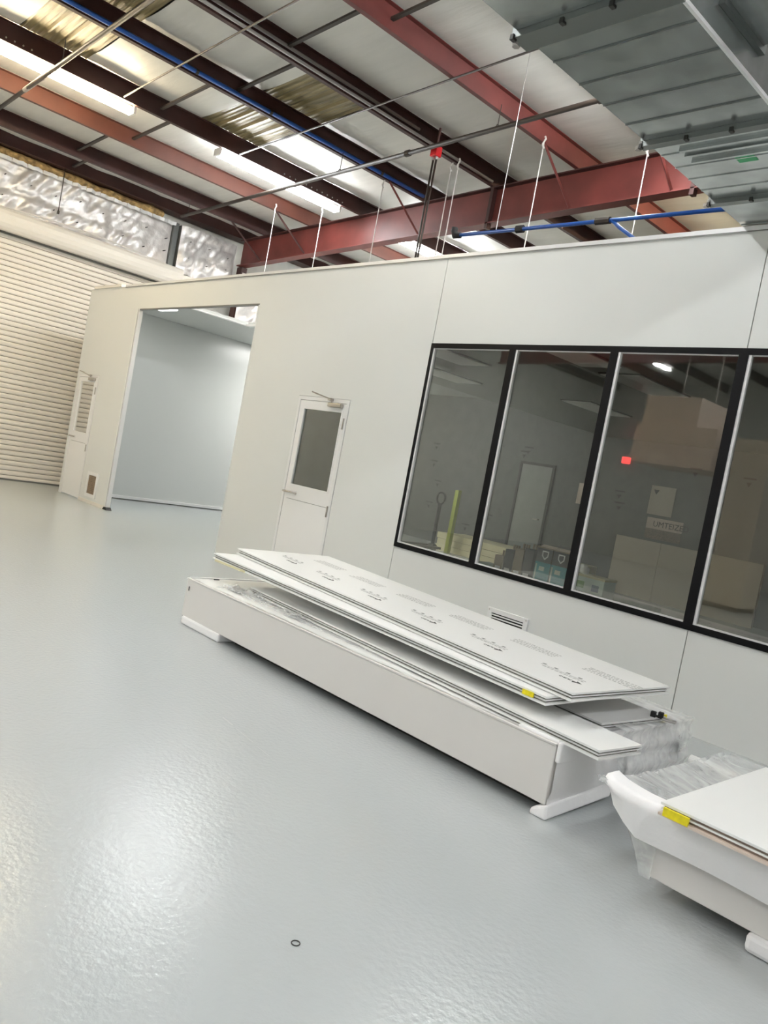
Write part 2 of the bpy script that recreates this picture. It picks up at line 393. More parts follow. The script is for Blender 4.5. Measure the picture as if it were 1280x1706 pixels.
# ceiling light panels of the window room
for (x, y) in ((-4.9, 8.3), (-6.9, 6.9), (-4.9, 6.7), (-8.2, 8.3), (-2.6, 6.9), (-6.9, 10.5)):
    p = tag(obj('ceiling_light_panel', box(B(), x-.25, x+.25, y-.35, y+.85, 3.095, 3.12), M['trimw']), '', 'light', 'unlit ceiling light panels seen through the windows')
    p['label'] = 'unlit flat ceiling light panel seen through the black framed windows'
    obj('light_rim', box(B(), x-.27, x+.27, y-.37, y+.87, 3.105, 3.12), M['dark'], p)

# ---- window band
wn = struct('window_1')
fy0, fy1 = Y-.012, Y+.045
z0w, z1w = .775, 2.965; fwid = .055
obj('frame_rail', box(B(), WX[0], WX[-1], fy0, fy1, z1w-.05, z1w), M['black'], wn)
obj('frame_rail', box(B(), WX[0], WX[-1], fy0, fy1, z0w, z0w+.05), M['black'], wn)
obj('frame_post', box(B(), WX[0], WX[0]+.035, fy0, fy1, z0w+.05, z1w-.05), M['black'], wn)
for x in WX[1:-1]: obj('mullion', box(B(), x-.012, x+.062, fy0, fy1, z0w+.05, z1w-.05), M['black'], wn)
for i in range(5):
    a = WX[i]+(.035 if i == 0 else .062); b = WX[i+1]-.012
    obj('window_pane', box(B(), a+.004, b-.004, Y+.018, Y+.024, z0w+.054, z1w-.054), M['glass'], wn)
    bm = B()
    box(bm, a, a+.022, Y-.004, Y+.03, z0w+.05, z1w-.05); box(bm, a+.022, b, Y-.002, Y+.03, z0w+.05, z0w+.062); box(bm, a+.022, b, Y+.0, Y+.03, z1w-.056, z1w-.05)
    obj('glazing_bead', bm, M['trimw'], wn)

# ---- personnel doors
def door(name, x0, x1, gx0, gx1, gz0, gz1, glassmat, reach):
    d = struct(name); z1 = 2.28
    bm = B(); box(bm, x0, x0+.045, Y-.006, Y+T, 0, z1); box(bm, x1-.045, x1, Y-.006, Y+T, 0, z1); box(bm, x0+.045, x1-.045, Y-.006, Y+T, z1-.045, z1)
    obj('door_frame', bm, M['trimw'], d)
    a, b = x0+.049, x1-.049; zt = z1-.05
    bm = B(); yy0, yy1 = Y-.001, Y+.042
    box(bm, a, gx0, yy0, yy1, .02, zt); box(bm, gx1, b, yy0, yy1, .02, zt); box(bm, gx0, gx1, yy0, yy1, .02, gz0); box(bm, gx0, gx1, yy0, yy1, gz1, zt)
    obj('door_leaf', bm, M['white'], d)
    obj('kick_panel_line', box(B(), gx0-.02, gx1+.02, Y-.002, Y-.0005, gz0-.17, gz0-.165), M['grey'], d)
    obj('glass_bead', (lambda bm: (box(bm, gx0, gx0+.02, Y-.006, Y+.03, gz0, gz1), box(bm, gx1-.02, gx1, Y-.006, Y+.03, gz0, gz1), box(bm, gx0+.02, gx1-.02, Y-.006, Y+.03, gz0, gz0+.02), box(bm, gx0+.02, gx1-.02, Y-.006, Y+.03, gz1-.02, gz1), bm)[-1])(B()), M['white'], d)
    obj('door_glass', box(B(), gx0+.02, gx1-.02, Y+.015, Y+.021, gz0+.02, gz1-.02), glassmat, d)
    h = obj('lever_handle', tube(B(), [(a+.02, Y-.001, gz0-.085), (a+.02, Y-.05, gz0-.085), (a+.07, Y-.06, gz0-.085), (a+.30, Y-.055, gz0-.085)], .012, 8), M['chrome'], d, smooth=True)
    obj('handle_plate', box(B(), a+.005, a+.24, Y-.008, Y-.001, gz0-.11, gz0-.06), M['trimw'], h)
    for zz in (1.93, .88): obj('hinge', tube(B(), [(x1-.047, Y-.012, zz), (x1-.047, Y-.012, zz+.13)], .010, 8), M['chrome'], d)
    c = obj('door_closer', box(B(), x1-.35, x1-.10, Y-.055, Y-.001, z1-.105, z1-.055), M['chrome'], d, bevel=.012)
    obj('closer_arm', tube(B(), [(x1-.28, Y-.045, z1-.05), (x1-.28, Y-.05, z1-.02), (x1-.58, Y-.13, z1+.045), (x1-.56, Y-.05, z1+.03)], .009, 6), M['chrome'], c)
    obj('closer_bracket', box(B(), x1-.36, x1-.30, Y-.05, Y-.001, z1-.03, z1+.0), M['chrome'], c)
    return d
door('door_2', -8.13, -7.14, -8.0, -7.235, 1.155, 2.145, M['glassd'], 1)
door('door_3', -15.095, -14.205, -14.98, -14.34, 1.19, 2.17, M['glassr'], 1)

# ---- wall vents
v = thing('wall_vent', 'white louvred air grille low on the wall under the windows', 'vent', (-4.345, Y, .17))
bm = B(); W2 = .235
box(bm, -W2, -W2+.05, -.018, 0, 0, .30); box(bm, W2-.05, W2, -.018, 0, 0, .30); box(bm, -W2+.05, W2-.05, -.018, 0, .255, .30); box(bm, -W2+.05, W2-.05, -.018, 0, 0, .045)
obj('vent_frame', bm, M['white'], v, bevel=.003)
obj('vent_backing', box(B(), -W2+.05, W2-.05, -.003, -.0005, .045, .255), M['black'], v)
for k in range(8): obj('slat', box(B(), -W2+.05, W2-.05, -.017, -.011, .052+k*.026, .064+k*.026), M['white'], v)
for sx in (-1, 1):
    for zz in (.02, .28): obj('screw', tube(B(), [(sx*.215, -.018, zz), (sx*.215, -.022, zz)], .006, 8), M['chrome'], v)
v = thing('wall_vent', 'small upright white grille with brown mesh beside the wide opening', 'vent', (-13.74, Y, .11))
bm = B(); box(bm, -.22, -.16, -.02, 0, 0, .45); box(bm, .16, .22, -.02, 0, 0, .45); box(bm, -.16, .16, -.02, 0, .39, .45); box(bm, -.16, .16, -.02, 0, 0, .06)
obj('vent_frame', bm, M['white'], v)
obj('mesh_screen', box(B(), -.16, .16, -.008, -.001, .06, .39), M['grille'], v)
obj('wire_grid', (lambda bm: ([box(bm, -.16, .16, -.011, -.008, .07+k*.032, .075+k*.032) for k in range(10)], [box(bm, -.15+k*.035, -.146+k*.035, -.011, -.008, .06, .39) for k in range(9)], bm)[-1])(B()), M['carton'], v)
bm = B(); box(bm, -14.19, -13.1, Y-.02, Y-.001, 0, .055); struct('baseboard_front', bm, M['hood'])

# ================================================================== GALVANISED DUCT
dl, dr, db, dt = -2.91, -2.075, 3.925, 4.55
du = thing('air_duct', 'large rectangular galvanised air duct hanging overhead at the right', 'duct', (0, 0, 0))
seams = [-1.0, .5, 1.85, 3.17, 4.49, 5.5, 7.0, 8.5]
for i in range(len(seams)-1):
    a, b = seams[i]+.004, seams[i+1]-.004
    bm = B(); box(bm, dl, dr, a, b, db, dt)
    obj('duct_section', bm, M['galv'], du)
    n = 2 if i not in (3, 4) else 4
    for k in range(1, n+1):
        yy = a+(b-a)*k/(n+1)
        obj('crossbreak_bead', box(B(), dl, dr, yy-.005, yy+.005, db-.006, db), M['galvd'] if i < 4 else M['galv'], du)
for yj in seams[1:-1]:
    wide = .07 if abs(yj-3.17) < .01 else .03
    bm = B(); box(bm, dl-.03, dr+.03, yj-wide, yj+wide, db-.035, db-.001); box(bm, dl-.03, dl-.001, yj-wide, yj+wide, db, dt); box(bm, dr+.001, dr+.03, yj-wide, yj+wide, db, dt)
    obj('flange_joint', bm, M['galvd'], du)
    bm = B()
    for xx in (dl-.03, dl+.28, dl+.56, dr-.0): box(bm, xx, xx+.022, yj-wide-.012, yj-wide+.02, db-.048, db-.02)
    obj('flange_clips', bm, M['dark'], du)['kind'] = 'stuff'
    bm = B(); tube(bm, [(dl-.03, yj, db-.03), (dl-.03, yj, rz(dl))], .005, 6)
    obj('hanger_rod', bm, M['cond'], du)
    bm = B(); tube(bm, [(dl-.05, yj, db-.04), (dl-.05, yj, db-.015)], .022, 6); tube(bm, [(dl-.03, yj-.03, db-.045), (dl-.02, yj-.03, db+.0)], .013, 6)
    obj('hanger_nut', bm, M['cond'], du)
obj('corner_seam', box(B(), dr-.004, dr+.014, -1, 8.5, db-.012, db+.008), M['trimw'], du)
for yy in (4.7, 4.8, 4.62):
    obj('reinforcing_bar', box(B(), dl+.15, dr-.06, yy+.02, yy+.04, db-.02, db-.001), M['galv'], du)
obj('green_sticker', box(B(), -2.50, -2.38, 4.86, 4.96, db-.003, db-.0005), mat('green_sticker', (.03, .30, .12), .5), du)
bm = B(); box(bm, dr+.031, -1.68, 3.62, 4.05, 4.10, 4.55)
br = obj('branch_box', bm, M['galv'], du)
obj('branch_flange', (lambda bm: (box(bm, dr+.001, dr+.03, 3.58, 4.09, 4.07, 4.10), box(bm, dr+.001, dr+.03, 4.06, 4.09, 4.10, 4.58), bm)[-1])(B()), M['galvd'], br)
# white line hanging from the duct, see cables

# ================================================================== PIPES, CONDUITS, LIGHTS
def straight(name, label, pts, r, m, cat='pipe', n=10, group=None): return tag(obj(name, tube(B(), pts, r, n), m, smooth=True), label, cat, group)
def hooks(o, xs, y, dz, r):
    for x in xs:
        h = tube(B(), [(x, y, rz(x)+dz+r), (x, y, rz(x)+.0)], .006, 6)
        tube(h, [(x, y-.03, rz(x)+dz), (x, y-.02, rz(x)+dz+.035), (x, y, rz(x)+dz+.055), (x, y+.02, rz(x)+dz+.035), (x, y+.03, rz(x)+dz)], .006, 6, False)
        obj('pipe_hanger', h, M['pipe'], o)
o = straight('sprinkler_pipe', 'dark sprinkler pipe crossing in front of the nearest warm fluorescent light', [(x, 3.50, rz(x)-.30) for x in (-16.2, 8)], .028, M['pipe'])
hooks(o, (-11.0, -7.3, -3.5), 3.5, -.30, .028)
bm = B(); tube(bm, [(-12.35, 3.50, rz(-12.35)-.30), (-11.75, 3.52, rz(-11.75)-.28)], .034, 10); obj('pipe_coupling', bm, M['cond'], o)
o = straight('sprinkler_pipe', 'long dark sprinkler pipe running past the red box towards the duct', [(x, 7.44, rz(x)-.30) for x in (-15.0, 8)], .032, M['pipe'])
hooks(o, (-14.75, -10.1, -7.0), 7.44, -.30, .032)
for x in (-8.6, -5.5): obj('pipe_coupling', tube(B(), [(x-.04, 7.44, rz(x)-.3), (x+.04, 7.44, rz(x+.04)-.3)], .045, 10), M['pipe'], o)
straight('conduit', 'thin dark conduit crossing the roof from the end of the warm light', [(x, 4.64, rz(x)-.02) for x in (-11.74, 8)], .013, M['pipe'], n=6)
straight('conduit', 'thin dark conduit crossing the roof from the middle fluorescent light', [(x, 6.65, rz(x)-.02) for x in (-11.77, 8)], .013, M['pipe'], n=6)
X = -10.20
o = straight('blue_pipe', 'long blue pipe fixed along a dark roof purlin', [(X+.055, y, rz(X)+.035) for y in (-6, 9.3)], .030, M['blue'])
for yy in (4.9, 6.1, 8.3): obj('pipe_clamp', tube(B(), [(X+.055, yy-.02, rz(X)+.035), (X+.055, yy+.02, rz(X)+.035)], .038, 8), M['dark'], o)
X = -8.68
for k, (dx, dz) in enumerate(((.045, .03), (.045, .11))):
    straight('grey_conduit', ('lower' if k == 0 else 'upper') + ' of two parallel grey conduits along a dark roof purlin', [(X+dx, y, rz(X)+dz) for y in (-6, 9.3 if k == 0 else 7.6)], .022, M['cond'], n=8)
rb = thing('junction_box', 'bright red box hanging under the roof where pipe and conduits meet', 'box', (-8.15, 7.55, 5.90))
obj('box_body', box(B(), -.06, .06, -.055, .055, 0, .14), M['redb'], rb, bevel=.01)
obj('box_bracket', box(B(), -.012, .012, -.012, .012, .14, .395), M['redd'], rb)
obj('box_nipples', (lambda bm: (tube(bm, [(-.03, 0, 0), (-.03, 0, -.04)], .02, 8), tube(bm, [(.03, 0, 0), (.03, 0, -.04)], .02, 8), bm)[-1])(B()), M['cond'], rb)
for k, dx in enumerate((-.03, .03)):
    straight('drop_cable', ('left' if k == 0 else 'right') + ' dark cable dropping from the red box to the cabin roof', [(-8.15+dx, 7.55, 5.86), (-8.16+dx*.9, 7.56, 4.9), (-8.15+dx*.2, 7.55, 3.85 if False else 3.20)], .015, M['pipe'], 'cable', 6)
# light string-like cables
cab = [(-13.24, 8.42, 'cable farthest left, in front of the rafter brace'), (-12.26, 8.80, 'cable below the right end of the middle fluorescent light'),
       (-10.26, 8.47, 'cable under the end of the blue pipe'), (-8.74, 8.46, 'left one of two close white cables right of the red box'),
       (-8.60, 8.46, 'right one of two close white cables right of the red box'), (-7.05, 8.45, 'cable knotted to the wide bright red purlin'),
       (-5.93, 9.22, 'cable just left of the big duct')]
for (x, y, l) in cab:
    o = straight('hanging_cable', 'thin white ' + l, [(x, y, rz(x)+.0), (x+.01, y, 5.3), (x, y, zc+.05 if x < -9.2 else 3.17)], .008, M['cable'], 'cable', 6, None)
    obj('cable_knot', tube(B(), [(x+.02, y, rz(x)-.13), (x-.02, y, rz(x)-.06), (x+.02, y, rz(x)), (x, y, rz(x)+.04)], .014, 6), M['cable'], o)
bp = straight('blue_pipe', 'blue pipe with black elbow running just above the cabin wall top', [(-6.91, 7.0, 4.53), (-3.0, 7.0, 4.475)], .021, M['blue'])
obj('pipe_elbow', tube(B(), [(-6.86, 7.0, 4.53), (-6.95, 7.0, 4.53), (-6.97, 7.0, 4.58), (-6.97, 7.0, 4.63)], .040, 8), M['rubber'], bp, smooth=True)
obj('pipe_coupling', tube(B(), [(-5.99, 7.0, 4.518), (-5.90, 7.0, 4.517)], .045, 8), M['rubber'], bp)
obj('pipe_coupling', tube(B(), [(-4.95, 7.0, 4.504), (-4.78, 7.0, 4.502)], .038, 8), M['pipe'], bp)
obj('pipe_branch', tube(B(), [(-4.76, 7.0, 4.50), (-4.66, 7.0, 4.42), (-4.42, 7.0, 4.26), (-4.2, 7.0, 4.1)], .020, 8), M['blue'], bp, smooth=True)
for x in (-6.3, -3.6): obj('pipe_hanger', tube(B(), [(x, 7.0, 4.5), (x, 7.0, rz(x)+.27)], .005, 6), M['cond'], bp)
straight('hook_rod', 'thin dark rod with a weight hanging before the foil insulation', [(-16.0, 5.45, 6.06), (-16.0, 5.45, 5.22)], .009, M['pipe'], 'rod', 6)
obj('rod_weight', tube(B(), [(-16.0, 5.45, 5.20), (-16.0, 5.45, 5.26)], .025, 8), M['pipe'], bpy.data.objects['hook_rod'])

# fluorescent batten lights
def batten(x, y0, L, warm, label, group):
    z = rz(x)-.02
    t = thing('fluorescent_light', label, 'light', (x-.0, y0+L/2, z), group=group)
    h = L/2
    obj('housing', prof(B(), [(-.045, -.025), (-.03, .035), (.03, .035), (.045, -.025)], 'y', -h, h), M['lampb'], t)
    for s in (-1, 1): obj('tube', tube(B(), [(s*.05, -h+.04, -.052), (s*.05, h-.04, -.052)], .026, 8), M['tubew' if warm else 'tubec'], t)
    for s in (-1, 1): obj('end_cap', box(B(), -.085, .085, s*(h-.015)-.02, s*(h-.015)+.02, -.075, .036), M['lampb'], t)
    for s in (-1, 1): obj('hanger_wire', tube(B(), [(0, s*h*.7, .03), (0, s*h*.7, .28)], .004, 4), M['cond'], t)
    return t
XL = -11.87-.16
batten(XL, 2.33, 2.60, True, 'glowing warm yellow fluorescent light nearest the camera in the left roof bay', 'fluorescent lights in the roof bay')
batten(XL, 6.38, 2.60, False, 'glowing white fluorescent light in the middle of the row, before the rafter', 'fluorescent lights in the roof bay')
batten(XL, 10.60, 2.60, False, 'glowing white fluorescent light peeping out under the rafter above the cabin wall', 'fluorescent lights in the roof bay')
batten(XL, 14.7, 2.60, False, 'glowing white fluorescent light far behind the cabin in the left roof bay', 'fluorescent lights in the roof bay')
for y in (-1.7, -5.9, -10.1): batten(XL, y, 2.60, y > -2, 'glowing fluorescent light of the left roof bay behind the camera', 'left bay fluorescent lights behind the camera')
for y in (-10.1, -5.9, -1.7, 2.3, 6.45): batten(-5.35, y, 2.60, False, 'glowing fluorescent light high over the open floor, out of the picture', 'fluorescent lights over the open floor')
for y in (10.7, 14.8): batten(-5.35, y, 2.60, True, 'glowing fluorescent light over the cabin roof behind the duct', 'fluorescent lights behind the duct')
for y in (-10.1, -5.9, -1.7, 2.3, 6.4): batten(3.0, y, 2.60, False, 'glowing fluorescent light in the right roof bay, out of the picture', 'fluorescent lights of the right bay')

# ================================================================== LONG WRAPPED CASING AND PANELS
cx0, cx1, cy0, cy1, cz0, cz1 = -5.72, -2.05, 3.43, 4.70, .065, .375
cr = thing('wrapped_casing', 'long low cream metal casing on foam feet with film wrapped end', 'casing', (0, 0, 0))
bm = B(); box(bm, cx0, cx1, cy0, cy1, cz0, cz1-.004); obj('casing_body', bm, M['crate'], cr, bevel=.006)
obj('front_lip', box(B(), cx0, cx1, cy0-.006, cy0+.018, cz1-.004, cz1+.006), M['crate'], cr, bevel=.002)
obj('rear_lip', box(B(), cx0, cx0+.02, cy0+.018, cy1, cz1-.004, cz1+.012), M['white'], cr)
obj('top_sheet', grid(B(), 60, 8, lambda u, v: (cx0+.03+(cx1-cx0-.04)*u, cy0+.03+(cy1-cy0-.05)*v, cz1+.004+.006*noise.noise(Vector((u*22, v*6, 0))))), M['board'], cr, smooth=True)
for (a, b, z) in ((cx0+.05, cy0-.007, .30),): obj('slot_hole', box(B(), a, a+.012, b, b+.001, z-.018, z+.018), M['black'], cr)
obj('slot_hole', box(B(), cx0+.04, cx0+.055, cy0+.22, cy0+.27, cz1+.005, cz1+.010), M['black'], cr)
obj('foam_foot', box(B(), cx0+.02, -5.12, cy0-.012, cy0+.35, 0, .068), M['foam'], cr, bevel=.015)
obj('foam_foot', box(B(), cx0+.02, -5.12, cy1-.35, cy1, 0, .065), M['foam'], cr, bevel=.015)
obj('foam_foot', box(B(), -2.6, -2.08, cy1-.35, cy1, 0, .065), M['foam'], cr, bevel=.015)
obj('shade_strip', box(B(), -5.08, -2.12, cy0+.13, cy0+.25, .001, cz0), M['dark'], cr)  # dark strips added under the body, standing in for the shadow there
obj('shade_strip', box(B(), -5.08, -2.2, cy1-.2, cy1-.1, .001, cz0), M['dark'], cr)
# foam wraps on the right end: bottom strip, curved corner sheet, top corner pad
bm = B()
hexa(bm, [(-2.12, cy0-.02, 0), (-2.02, cy0-.02, 0), (-2.02, cy0+.6, .03), (-2.12, cy0+.6, .03), (-2.12, cy0-.012, .03), (-2.028, cy0-.012, .075), (-2.028, cy0+.6, .12), (-2.12, cy0+.6, .064)])
obj('foam_corner', bm, M['foam'], cr, bevel=.012)
bm = B(); grid(bm, 14, 8, lambda u, v: (-2.040+.012*noise.noise(Vector((u*5, v*5, 2)))+.012*math.sin(v*PI), cy0+.002+(cy1-cy0)*u, .035+.10*u*(1-v)*0 + .02+ (cz1-.03)*v + (.03*u*(1-v))))
obj('foam_end_sheet', bm, M['foam'], cr, smooth=True)
bm = B(); box(bm, -2.30, -2.03, cy0+.012, cy0+.16, cz1+.001, cz1+.02); box(bm, -2.045, -2.018, cy0+.0, cy0+.16, cz1-.085, cz1+.02)
obj('foam_pad', bm, M['foam'], cr, bevel=.012)
def lump(u, v):  # soft film covered rear corner of the casing
    y = 4.10 + .68*u; a = v*PI/2
    r = .05
    return (-2.24 + (.235+.02*noise.noise(Vector((u*6, v*4, 5))))*math.sin(a)**.5 if v > .02 else -2.3, y + .02*math.sin(v*9), cz1+.03 - (.30*v**2.2) + .012*noise.noise(Vector((u*9, v*7, 1))))
obj('foam_blanket', grid(B(), 16, 18, lump), M['foam'], cr, smooth=True)
def wrapf(u, v):
    y = 3.98 + .84*u
    if v < .5: x = -2.55 + (.56)*v*2; z = cz1+.045
    else: x = -1.99 + .01*math.sin(v*30); z = cz1+.045 - (v-.5)*2*.30
    n = noise.noise(Vector((u*8, v*10, 4)))
    return (x+.005*n, y+.004*n, z+.006*n)
obj('stretch_film', grid(B(), 26, 30, wrapf), M['filmd'], cr, smooth=True)
def wrapg(u, v):
    n = noise.noise(Vector((u*30, v*6, 7)))
    return (cx0+.35+(3.1)*u, cy0+.10+(.16+.03*math.sin(u*5))*v, cz1+.016+.007*n+.02*math.exp(-((u-.05)*9)**2)*abs(n)*3)
obj('loose_film', grid(B(), 80, 8, wrapg), M['film'], cr, smooth=True)
# crumpled bunches of film
def bunch(parent, c, s, seed, m, k=26):
    random.seed(seed); bm = B()
    for i in range(k):
        p = [Vector((random.gauss(0, 1)*s[0], random.gauss(0, 1)*s[1], abs(random.gauss(0, 1))*s[2])) for _ in range(4)]
        vs = [bm.verts.new(Vector(c)+q) for q in p]; bm.faces.new(vs[:3]); bm.faces.new((vs[0], vs[2], vs[3]))
    return obj('film_bunch', bm, m, parent)
bunch(cr, (-5.25, 3.62, .385), (.06, .04, .016), 3, M['filmd'])
bunch(cr, (-4.45, 3.60, .385), (.10, .03, .012), 4, M['filmd'])
bunch(cr, (-1.98, 4.66, .22), (.008, .03, .05), 5, M['film'], 22)

def sandwich(label, P0, P1, w0, zt0, zt1, th=.048, group='sandwich panels on the casing', skin='board', skew=0., core='core'):
    # P0 left front, P1 right front corner (plan), rear offset w0 along +y; zt = top height at both ends
    t = thing('sandwich_panel', label, 'panel', (P0[0], P0[1], 0), group=group)
    def sl(name, a, b, ins, m):
        L = P1[0]-P0[0]; dy = P1[1]-P0[1]; d = math.hypot(L, dy); nx, ny = -dy/d, L/d
        ux, uy = L/d, dy/d
        def pt(s, q): return (ux*(s*(d-2*ins)+ins) + nx*(ins+q*(w0-2*ins)), uy*(s*(d-2*ins)+ins) + ny*(ins+q*(w0-2*ins)))
        pts = []
        for zz in (b, a):
            for s, q in ((0, 0), (1, 0), (1, 1), (0, 1)):
                x, y = pt(s, q); pts.append((x, y, (zt0+(zt1-zt0)*s) - zz))
        return obj(name, hexa(B(), pts), m, t)
    sl('top_skin', 0, .011, 0, M[skin]); sl('core', .011, th-.011, .014, M[core]); sl('tongue', th*.42, th*.58, .007, M['trimw']); sl('bottom_skin', th-.011, th, -.002, M[skin])
    return t
p3 = sandwich('narrow white panel lying lowest on the casing, jutting past its near end', (-5.19, 3.69), (-1.82, 3.435), .36, .437, .437)
p4 = sandwich('grey faced panel lying lowest on the casing, beside the narrow white one', (-5.10, 4.08), (-2.07, 3.87), .64, .440, .440, skin='trimw')
for (x, y) in ((-2.75, 3.62), (-2.75, 4.1)):
    pass
p2 = sandwich('white panel second from the top of the stack, front edge showing', (-5.65, 3.59), (-2.23, 3.545), .95, .615, .552)
p1 = sandwich('topmost white panel of the stack, covered with printed protective film', (-5.66, 3.82), (-2.13, 3.62), .97, .668, .602)
sp = thing('spacer_block', 'small foam spacer between the panels near the near end', 'block', (-2.75, 3.93, .4405), (0, 0, 0))
obj('foam', box(B(), -.1, .1, 0, .42, 0, .052), M['foam'], sp)
sp = thing('spacer_block', 'foam spacer holding up the far end of the upper panels', 'block', (-4.2, 3.98, .4405), (0, 0, 0))
obj('foam', box(B(), -.1, .1, 0, .5, 0, .096), M['foam'], sp)
# yellow tapes on panel edges
obj('yellow_label', box(B(), 3.27, 3.34, -.052, -.040, .520, .546), M['yel'], p2)
obj('yellow_label', hexa(B(), [(3.027, .37, .392), (3.033, .37, .392), (3.048, .50, .392), (3.042, .50, .392), (3.027, .37, .436), (3.033, .37, .436), (3.048, .50, .436), (3.042, .50, .436)]), M['yel'], p4)
obj('edge_strip', box(B(), .05, .5, -.012, -.003, .554, .570), M['pale'], p2)
# printed film on the top panel
th1 = math.atan2(3.62-3.82, 3.53); tilt = math.atan2(.602-.668, 3.53)
pr = bpy.data.objects.new('film_print', None); C.objects.link(pr); pr.parent = p1
pr.location = (0, 0, .6685); pr.rotation_euler = (0, -tilt, th1)
for k in range(6):
    x = .52+.60*k-.02*k; y = .22 if k != 0 else .26
    bm = B(); bm.faces.new([bm.verts.new(p) for p in ((x+.015, y, .0006), (x-.035, y+.028, .0006), (x-.022, y+.006, .0006), (x-.05, y-.0, .0006), (x-.035, y-.028, .0006))])
    obj('print_mark', bm, M['ink'], pr)
    text_mesh('PURO', .032, M['ink'], pr, (x-.055, y+.01, .0006), (0, 0, PI), 'print_mark')
    bm = B(); box(bm, x-.34, x-.02, y+.085, y+.088, .0002, .0008)
    for q in range(4): box(bm, x-.09-.085*q, x-.065-.085*q, y+.105, y+.122, .0002, .0008)
    obj('print_mark', bm, M['inkd'], pr)
    bm = B(); xx = x-.02     # illegible fine print: rows of short ink strokes
    while xx > x-.30: w_ = random.uniform(.008, .03); box(bm, xx-w_, xx, y+.055, y+.068, .0002, .0007); xx -= w_+.008
    for q in range(4):
        xx = x+.12
        while xx > x-.22: w_ = random.uniform(.008, .035); box(bm, xx-w_, xx, y+.34+.032*q, y+.352+.032*q, .0002, .0007); xx -= w_+.009
    o = obj('fine_print', bm, M['inkg'], pr); o['kind'] = 'stuff'
# bracket on the rear corner of the casing
lk = thing('metal_bracket', 'small black and silver bracket lying on the wrapped casing corner', 'bracket', (-2.0, 4.42, .437), (0, 0, .3))
obj('clamp', (lambda bm: (box(bm, -.07, -.04, -.02, .01, 0, .035), box(bm, -.03, .0, -.01, .02, .003, .04), box(bm, -.07, 0, -.008, .004, .005, .018), bm)[-1])(B()), M['rubber'], lk, bevel=.004)
obj('plate', box(B(), -.005, .075, -.025, .025, 0, .012), M['cond'], lk, bevel=.005)

# ================================================================== SECOND CASING, LOWER RIGHT
c2 = thing('wrapped_casing', 'cream casing with thick foam edge and clear film at the lower right', 'casing', (0, 0, 0))
ex0, ex1, ey0, ey1 = -1.40, 2.2, 3.26, 4.55
obj('casing_body', box(B(), ex0, ex1, ey0, ey1, .075, .36), M['crate'], c2, bevel=.006)
obj('foam_foot', box(B(), -.98, -.5, ey0-.02, ey0+.4, 0, .075), M['foam'], c2, bevel=.02)
obj('foam_foot', box(B(), 1.6, 2.1, ey0-.02, ey0+.4, 0, .075), M['foam'], c2, bevel=.02)
obj('foam_foot', box(B(), -1.0, -.5, ey1-.4, ey1, 0, .075), M['foam'], c2, bevel=.02)
obj('shade_strip', box(B(), -1.30, 2.0, ey0+.32, ey0+.42, .001, .075), M['dark'], c2)  # added dark strip giving the second casing its shadow underneath
def edge(u, v):
    # foam edge roll: from the pointed tip along the front
    x = -1.66+(3.86)*u; k = min(1, u/.05)**.7
    yf = ey0-.06 + .04*(1-k)**2; top = .40 + .02*(1-k)
    low = .405 - (.178+.004*math.sin(u*37))*k**.8
    a = v
    if a < .3: t = a/.3; return (x, yf+.10*(1-t)+0, top)
    if a < .5: t = (a-.3)/.2; return (x, yf-.02*math.sin(t*PI/2), top-.035*t)
    t = (a-.5)/.5; return (x, yf-.02+.03*t, (top-.035)+(low-(top-.035))*t)
bm = grid(B(), 60, 14, edge)
obj('foam_edge', bm, M['foam'], c2, smooth=True)
def film2(u, v):
    x = -1.66 + .62*u; y = 3.27 + 1.2*v
    return (x+.05*v*(1-u), y, .385 - .05*math.sin(PI*u)*math.sin(PI*v) + .02*noise.noise(Vector((u*3, v*14, 2))))
obj('stretch_film', grid(B(), 14, 40, film2), M['film'], c2, smooth=True)
def film3(u, v):   # film stretched from the tip down to the casing bottom corner
    a = Vector((-1.66+.02, 3.22+.0, .39)); b = Vector((-1.38, 3.24, .40)); c = Vector((-1.41, 3.24, .075)); 
    top = a.lerp(b, u); bot = Vector((-1.43, 3.235, .075)).lerp(Vector((-1.38, 3.235, .075)), u)
    p = top.lerp(bot, v); p.x += .03*math.sin(v*PI)*(1-u); p.y += .006*noise.noise(Vector((u*9, v*12, 3)))
    return p
obj('stretch_film', grid(B(), 10, 20, film3), M['film'], c2, smooth=True)
def film4(u, v):
    p = Vector((-1.64, 3.24+1.2*u, .385)).lerp(Vector((-1.42, 3.26+1.2*u, .08)), v)
    return p + Vector((.01*noise.noise(Vector((u*12, v*5, 3))), 0, 0))
obj('stretch_film', grid(B(), 24, 10, film4), M['film'], c2, smooth=True)
bunch(c2, (-1.655, 3.20, .39), (.012, .012, .012), 8, M['filmd'], 14)
def board2(label, x0, x1, y0, y1, z, yel=False):
    t = thing('white_board', label, 'panel', (x0, y0, z), group='boards on the second casing'); w, d = x1-x0, y1-y0
    obj('top_skin', box(B(), 0, w, 0, d, .040, .050), M['board'], t); obj('core', box(B(), .012, w-.012, .012, d-.012, .010, .040), M['brown'], t)
    obj('tongue', box(B(), .004, w-.004, .004, d-.004, .021, .028), M['board'], t); obj('bottom_skin', box(B(), 0, w, -.01, d, 0, .010), M['pink'], t)
    if yel: obj('yellow_label', box(B(), .02, .125, -.014, -.002, .004, .038), M['yel'], t)
    return t
board2('large plain white board lying on the foam edged casing', -1.34, 1.9, 3.10, 4.20, .405, True)
sb = board2('white board corner behind the plain white board, at the right picture edge', -1.19, 1.5, 4.38, 4.9, .455)
bt = thing('wood_bearer', 'low pale bearer under the rear white board', 'block', (0, 4.75, 0)); obj('bearer', box(B(), -.9, 1.4, 0, .1, 0, .455), M['carton'], bt)
